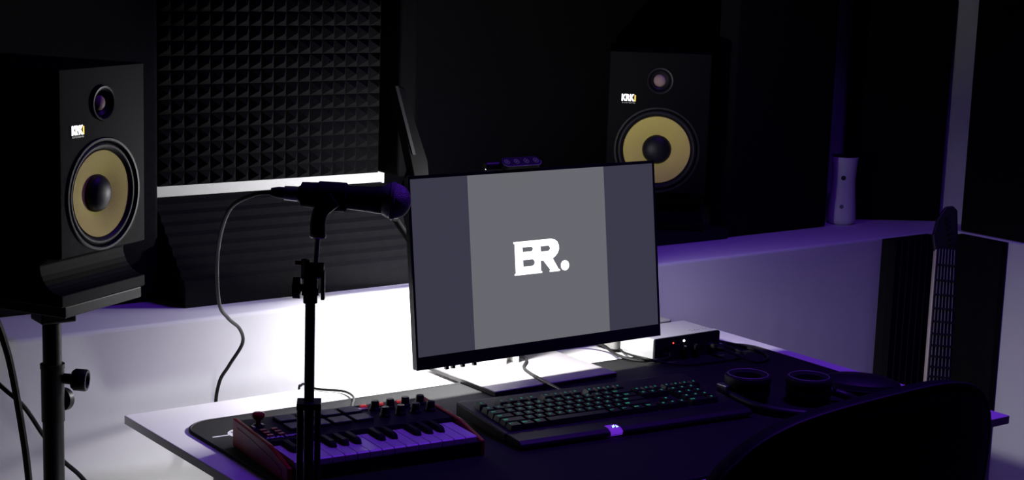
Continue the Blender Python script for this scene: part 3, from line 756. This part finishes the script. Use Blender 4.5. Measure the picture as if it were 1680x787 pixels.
# ------------------------------------------------------------------ headphones lying on the mat
HP = thing('headphones', 'black over-ear headphones lying on the mat right of the keyboard', 'headphones', (2.030, 2.022, .7442), 0)
for k, (cx_, cy_) in enumerate(((-.055, .020), (.030, -.042))):
    bm = nb(); lathe(bm, [(0, .001), (.030, .001), (.038, .008), (.040, .022), (.038, .030), (0, .030)], (cx_, cy_, 0), 'Z', 32); cp = obj('ear_cup', bm, MT['black'], HP, smooth=True)
    bm = nb(); lathe(bm, [(.039, .030), (.041, .036), (.039, .044), (.031, .046), (.024, .043), (.023, .032)], (cx_, cy_, 0), 'Z', 36); obj('ear_cushion', bm, MT['rubber'], cp, smooth=True)
    bm = nb(); lathe(bm, [(.0335, .0462), (.0345, .0470), (.0355, .0460)], (cx_, cy_, 0), 'Z', 36); obj('cushion_ring', bm, MT['grey'], cp, smooth=True)
bm = nb(); tube(bm, [(-.085, .045, .020), (-.096, .000, .012), (-.09, -.07, .010), (-.03, -.145, .010), (.06, -.15, .010), (.085, -.09, .012), (.065, -.055, .020)], .0075, seg=12); obj('headband', bm, MT['black'], HP, smooth=True)
bm = nb(); boxr(bm, (-.104, .020, .012), (-.092, .045, .030)); obj('yoke', bm, MT['steel'], HP, bevel=.002)
bm = nb(); boxr(bm, (.066, -.070, .012), (.072, -.050, .026)); obj('yoke', bm, MT['black'], HP, bevel=.002)

# dark pouch / bag near the right desk edge
PB = thing('carry_case', 'soft black case lying at the right end of the desk mat', 'case', (2.200, 1.990, .7442), -.9)
bm = nb(); lathe(bm, [(0, 0), (.048, 0), (.056, .008), (.052, .018), (.036, .026), (0, .029)], (0, 0, 0), 'Z', 32)
for v in bm.verts: v.co.x *= 1.35; v.co.y *= .80
obj('shell', bm, MT['black'], PB, smooth=True)
bm = nb(); lp_ = [(.0755*math.cos(2*PI*k/36), .0448*math.sin(2*PI*k/36), .0085) for k in range(37)]; tube(bm, lp_, .0014, seg=6, smooth_path=False); obj('zip', bm, MT['rubber'], PB)

# ------------------------------------------------------------------ desk lamp, switched off, behind the monitor's left end
DL = thing('desk_lamp', 'slim black folding lamp head rising behind the monitor left corner', 'lamp', (1.500, 2.440, .7405))
bm = nb(); boxr(bm, (.195, .100, .1360), (.255, .150, .150)); obj('base', bm, MT['lamp_black'], DL, bevel=.004)
bm = nb(); tube(bm, [(.225, .125, .148), (.222, .118, .175), (.15, .06, .205), (.030, .0, .255)], .006, seg=10); obj('lower_arm', bm, MT['lamp_black'], DL, smooth=True)
bm = nb(); tube(bm, [(.030, 0, .252), (-.004, 0, .297)], .006, seg=10, smooth_path=False); obj('elbow_arm', bm, MT['lamp_black'], DL, smooth=True)
bm = nb(); tube(bm, [(-.004, .002, .297), (.028, .002, .375)], .005, seg=10, smooth_path=False); obj('upper_arm', bm, MT['lamp_black'], DL, smooth=True)
bm = nb(); lathe(bm, [(0, -.008), (.008, -.008), (.008, .008), (0, .008)], (-.004, 0, .297), '-Y', 16); obj('hinge', bm, MT['lamp_black'], DL)
# head slab leaning: axis from (−.012,.523) up-left end to (.06,.36)
hd = nb()
prism(hd, [(-.013, .526), (.006, .519), (.056, .392), (.060, .362), (.030, .362), (.024, .385)], 'Y', -.012, .012)
hdo = obj('head', hd, MT['lamp_black'], DL, bevel=.002)
hs = nb(); prism(hs, [(-.0135, .523), (-.0075, .523), (.0305, .404), (.0245, .404)], 'Y', -.0135, -.0115); obj('edge_strip', hs, MT['dim_grey'], hdo)

# ------------------------------------------------------------------ white waisted cylinder
CY = thing('waisted_cylinder', 'white waisted cylinder with two dark spots standing on the ledge', 'container', (2.936, 2.752, LZ+.0008))
bm = nb(); lathe(bm, [(0, 0), (.026, 0), (.031, .004), (.0335, .012), (.0325, .035), (.0290, .075), (.0275, .105), (.0290, .135), (.0312, .158), (.0300, .160), (0, .159)], (0, 0, 0), 'Z', 40); obj('body', bm, MT['white_plastic'], CY, smooth=True)
bm = nb(); lathe(bm, [(0, .1592), (.0300, .1600), (.0305, .1625), (0, .1625)], (0, 0, 0), 'Z', 40); obj('lid', bm, MT['black'], CY, smooth=True)
ca = math.atan2(-2.752, -2.936)
for z, r, k in ((.112, .0279, .0055), (.044, .0318, .0048)):
    d = Vector((math.cos(ca-.02), math.sin(ca-.02), 0))
    bm = nb(); lathe(bm, [(0, -.002), (k, -.002), (k, .0008), (0, .0010)], d*r+Vector((0, 0, z)), d, 16)
    obj('button', bm, MT['rubber'] if z > .1 else MT['grey'], CY)

# ------------------------------------------------------------------ guitar leaning in the corner
tp = Vector((2.832, 2.353, .982)); lw = Vector((2.747, 2.275, .631)); d = (lw-tp).normalized()
foot = tp+d*((tp.z-.012)/-d.z)
GU = thing('electric_guitar', 'dark electric guitar leaning in the corner behind the chair', 'guitar', foot)
zax = (-d); xax = Vector((.80, -.60, 0)); xax = (xax-zax*xax.dot(zax)).normalized(); yax = zax.cross(xax)
GM = Matrix((xax, yax, zax)).transposed().to_4x4()
def gobj(name, bm, m, parent=GU, smooth=False, bevel=None):
    bm.transform(GM); return obj(name, bm, m, parent, smooth, bevel)
LG = (tp-foot).length
nut = LG-.098
bd_ = []
for t in range(48):
    a = 2*PI*t/48; rr = 1+.10*math.cos(2*a)-.10*math.cos(4*a)
    bd_.append((.155*rr*math.cos(a)*(1.0 if math.sin(a) < 0 else .88), .20+.195*math.sin(a)*(1+.06*math.cos(a))))
bm = nb(); prism(bm, bd_, 'Y', -.020, .022); gobj('body', bm, MT['wood_dark'], bevel=.004)
bm = nb(); prism(bm, [(-.031, .36), (.031, .36), (.0225, nut), (-.0225, nut)], 'Y', -.024, -.002); nk = gobj('neck', bm, MT['wood_light'], bevel=.003)
bm = nb(); prism(bm, [(-.0290, .30), (.0290, .30), (.0218, nut), (-.0205, nut)], 'Y', -.0305, -.0242); fbd = gobj('fretboard', bm, MT['wood_dark'], nk)
bm = nb(); prism(bm, [(-.0225, nut-.005), (.0225, nut-.005), (.0245, nut+.030), (.0200, nut+.088), (.010, nut+.097), (-.006, nut+.094), (-.0215, nut+.066), (-.0290, nut+.030)], 'Y', -.020, -.004); hs_ = gobj('headstock', bm, MT['wood_dark'], bevel=.003)
for k in range(6):
    bm = nb(); z = nut+.014+k*.0115; lathe(bm, [(0, 0), (.003, 0), (.003, .007), (0, .007)], (.006-k*.0022, -.0195, z), '-Y', 10); gobj('tuning_post', bm, MT['black'], hs_)
sl_ = .62
for k in range(1, 18):
    z = nut-sl_*(1-2**(-k/12)); hw = .0212+(nut-z)*.0115
    bm = nb(); boxr(bm, (-hw, -.0352, z-.0023), (hw, -.0300, z+.0023)); gobj('fret', bm, MT['black'], fbd)
for k in range(6):
    u = -1+2*k/5
    bm = nb(); a = Vector((u*.0158, -.0330, nut)); b = Vector((u*.026, -.0345, .17)); cyl(bm, a, b, .00135, seg=6); gobj('string', bm, MT['string'], GU)
bm = nb(); boxr(bm, (-.034, -.0345, .158), (.034, -.020, .176)); gobj('bridge', bm, MT['steel'])
for z in (.215, .275):
    bm = nb(); boxr(bm, (-.036, -.027, z), (.036, -.019, z+.020)); gobj('pickup', bm, MT['black_gloss'])

# ------------------------------------------------------------------ office chair, seen from behind
CH = thing('office_chair', 'dark padded swivel chair with rounded back in the right foreground', 'chair', (1.672, 1.50, 0), 0)
def back_shell():
    bm = nb(); nu, nv = 28, 24; hw = .276; z0, z1 = .50, .932
    G = {}
    for s, off in ((0, -.035), (1, .035)):
        for i in range(nu+1):
            for j in range(nv+1):
                u = -1+2*i/nu; v = -1+2*j/nv
                # squircle mapping of the grid to a rounded outline
                p = 4.2
                m = max(abs(u), abs(v)); L_ = (abs(u)**p+abs(v)**p)**(1/p) or 1
                k = m/L_ if L_ > 0 else 1
                x = u*k*hw; z = (z0+z1)/2+v*k*(z1-z0)/2 - (.020*(u*k-.35)**2 if v > 0 else 0)*v
                edge = 1-m**6
                y = off*(.35+.65*edge)+.03*(x/hw)**2-.02*((z-.7)/.2)
                G[s, i, j] = bm.verts.new((x, y, z))
    for s in (0, 1):
        for i in range(nu):
            for j in range(nv): bm.faces.new((G[s, i, j], G[s, i+1, j], G[s, i+1, j+1], G[s, i, j+1]))
    rim = [(i, 0) for i in range(nu)]+[(nu, j) for j in range(nv)]+[(i, nv) for i in range(nu, 0, -1)]+[(0, j) for j in range(nv, 0, -1)]
    for a, b in zip(rim, rim[1:]+rim[:1]): bm.faces.new((G[0, a[0], a[1]], G[0, b[0], b[1]], G[1, b[0], b[1]], G[1, a[0], a[1]]))
    pts = [G[0, a[0], a[1]].co.copy() for a in rim]
    return bm, pts
bm, rim = back_shell(); bk_ = obj('backrest', bm, MT['chair'], CH, smooth=True); bk_.modifiers.clear()
bm = nb(); tube(bm, rim+rim[:1], .0028, seg=6, smooth_path=False); obj('piping', bm, MT['piping'], bk_)
bm = nb(); prism(bm, rrect(-.24, .03, .24, .40, .08, 8), 'Z', .42, .50); obj('seat', bm, MT['chair'], CH, bevel=.02)
bm = nb(); tube(bm, [(0, -.05, .62), (0, -.06, .50), (0, .02, .40), (0, .18, .40)], .022, seg=10); obj('back_bracket', bm, MT['black'], CH, smooth=True)
bm = nb(); cyl(bm, (0, .20, .10), (0, .20, .42), .028); obj('gas_lift', bm, MT['black'], CH, smooth=True)
for k in range(5):
    a = 2*PI*k/5+.3
    bm = nb(); tube(bm, [(.02*math.cos(a), .20+.02*math.sin(a), .11), (.26*math.cos(a), .20+.26*math.sin(a), .075)], .017, smooth_path=False); lg_ = obj('base_leg', bm, MT['black'], CH, smooth=True)
    bm = nb(); lathe(bm, [(0, -.02), (.026, -.02), (.028, 0), (.026, .02), (0, .02)], (.26*math.cos(a), .20+.26*math.sin(a), .0285), 'X', 20); obj('caster', bm, MT['rubber'], lg_, smooth=True)

# ------------------------------------------------------------------ cables at the far left, small wall box at the far right
cab([(.835, 2.46, 1.02), (.80, 2.45, .96), (.812, 2.44, .90), (.822, 2.44, .86), (.832, 2.44, .80), (.842, 2.43, .70), (.845, 2.43, .62), (.84, 2.43, .40), (.80, 2.42, .10), (.78, 2.36, .006)], .0058, 'thick black cable hanging left of the speaker stand pole')
cab([(.70, 2.46, .94), (.76, 2.46, .88), (.810, 2.45, .822), (.845, 2.45, .785), (.875, 2.45, .735), (.905, 2.45, .69), (.937, 2.45, .655), (.97, 2.44, .60), (1.00, 2.42, .45), (1.00, 2.38, .006)], .0036, 'thin black cable crossing behind the speaker stand pole')

# ------------------------------------------------------------------ repeats share a group
for o in C.objects:
    if o.parent is None and 'category' in o.keys() and 'group' not in o.keys():
        n = o.name.split('.')[0]
        if n == 'studio_monitor_speaker': o['group'] = 'pair of yellow-coned speakers'
        elif n == 'cable': o['group'] = 'black cables around the desk'
        elif n == 'sound_absorber': o['group'] = 'black acoustic panels round the room'
        elif n == 'corner_foam': o['group'] = 'fluted foam pair under the ledge in the corner'
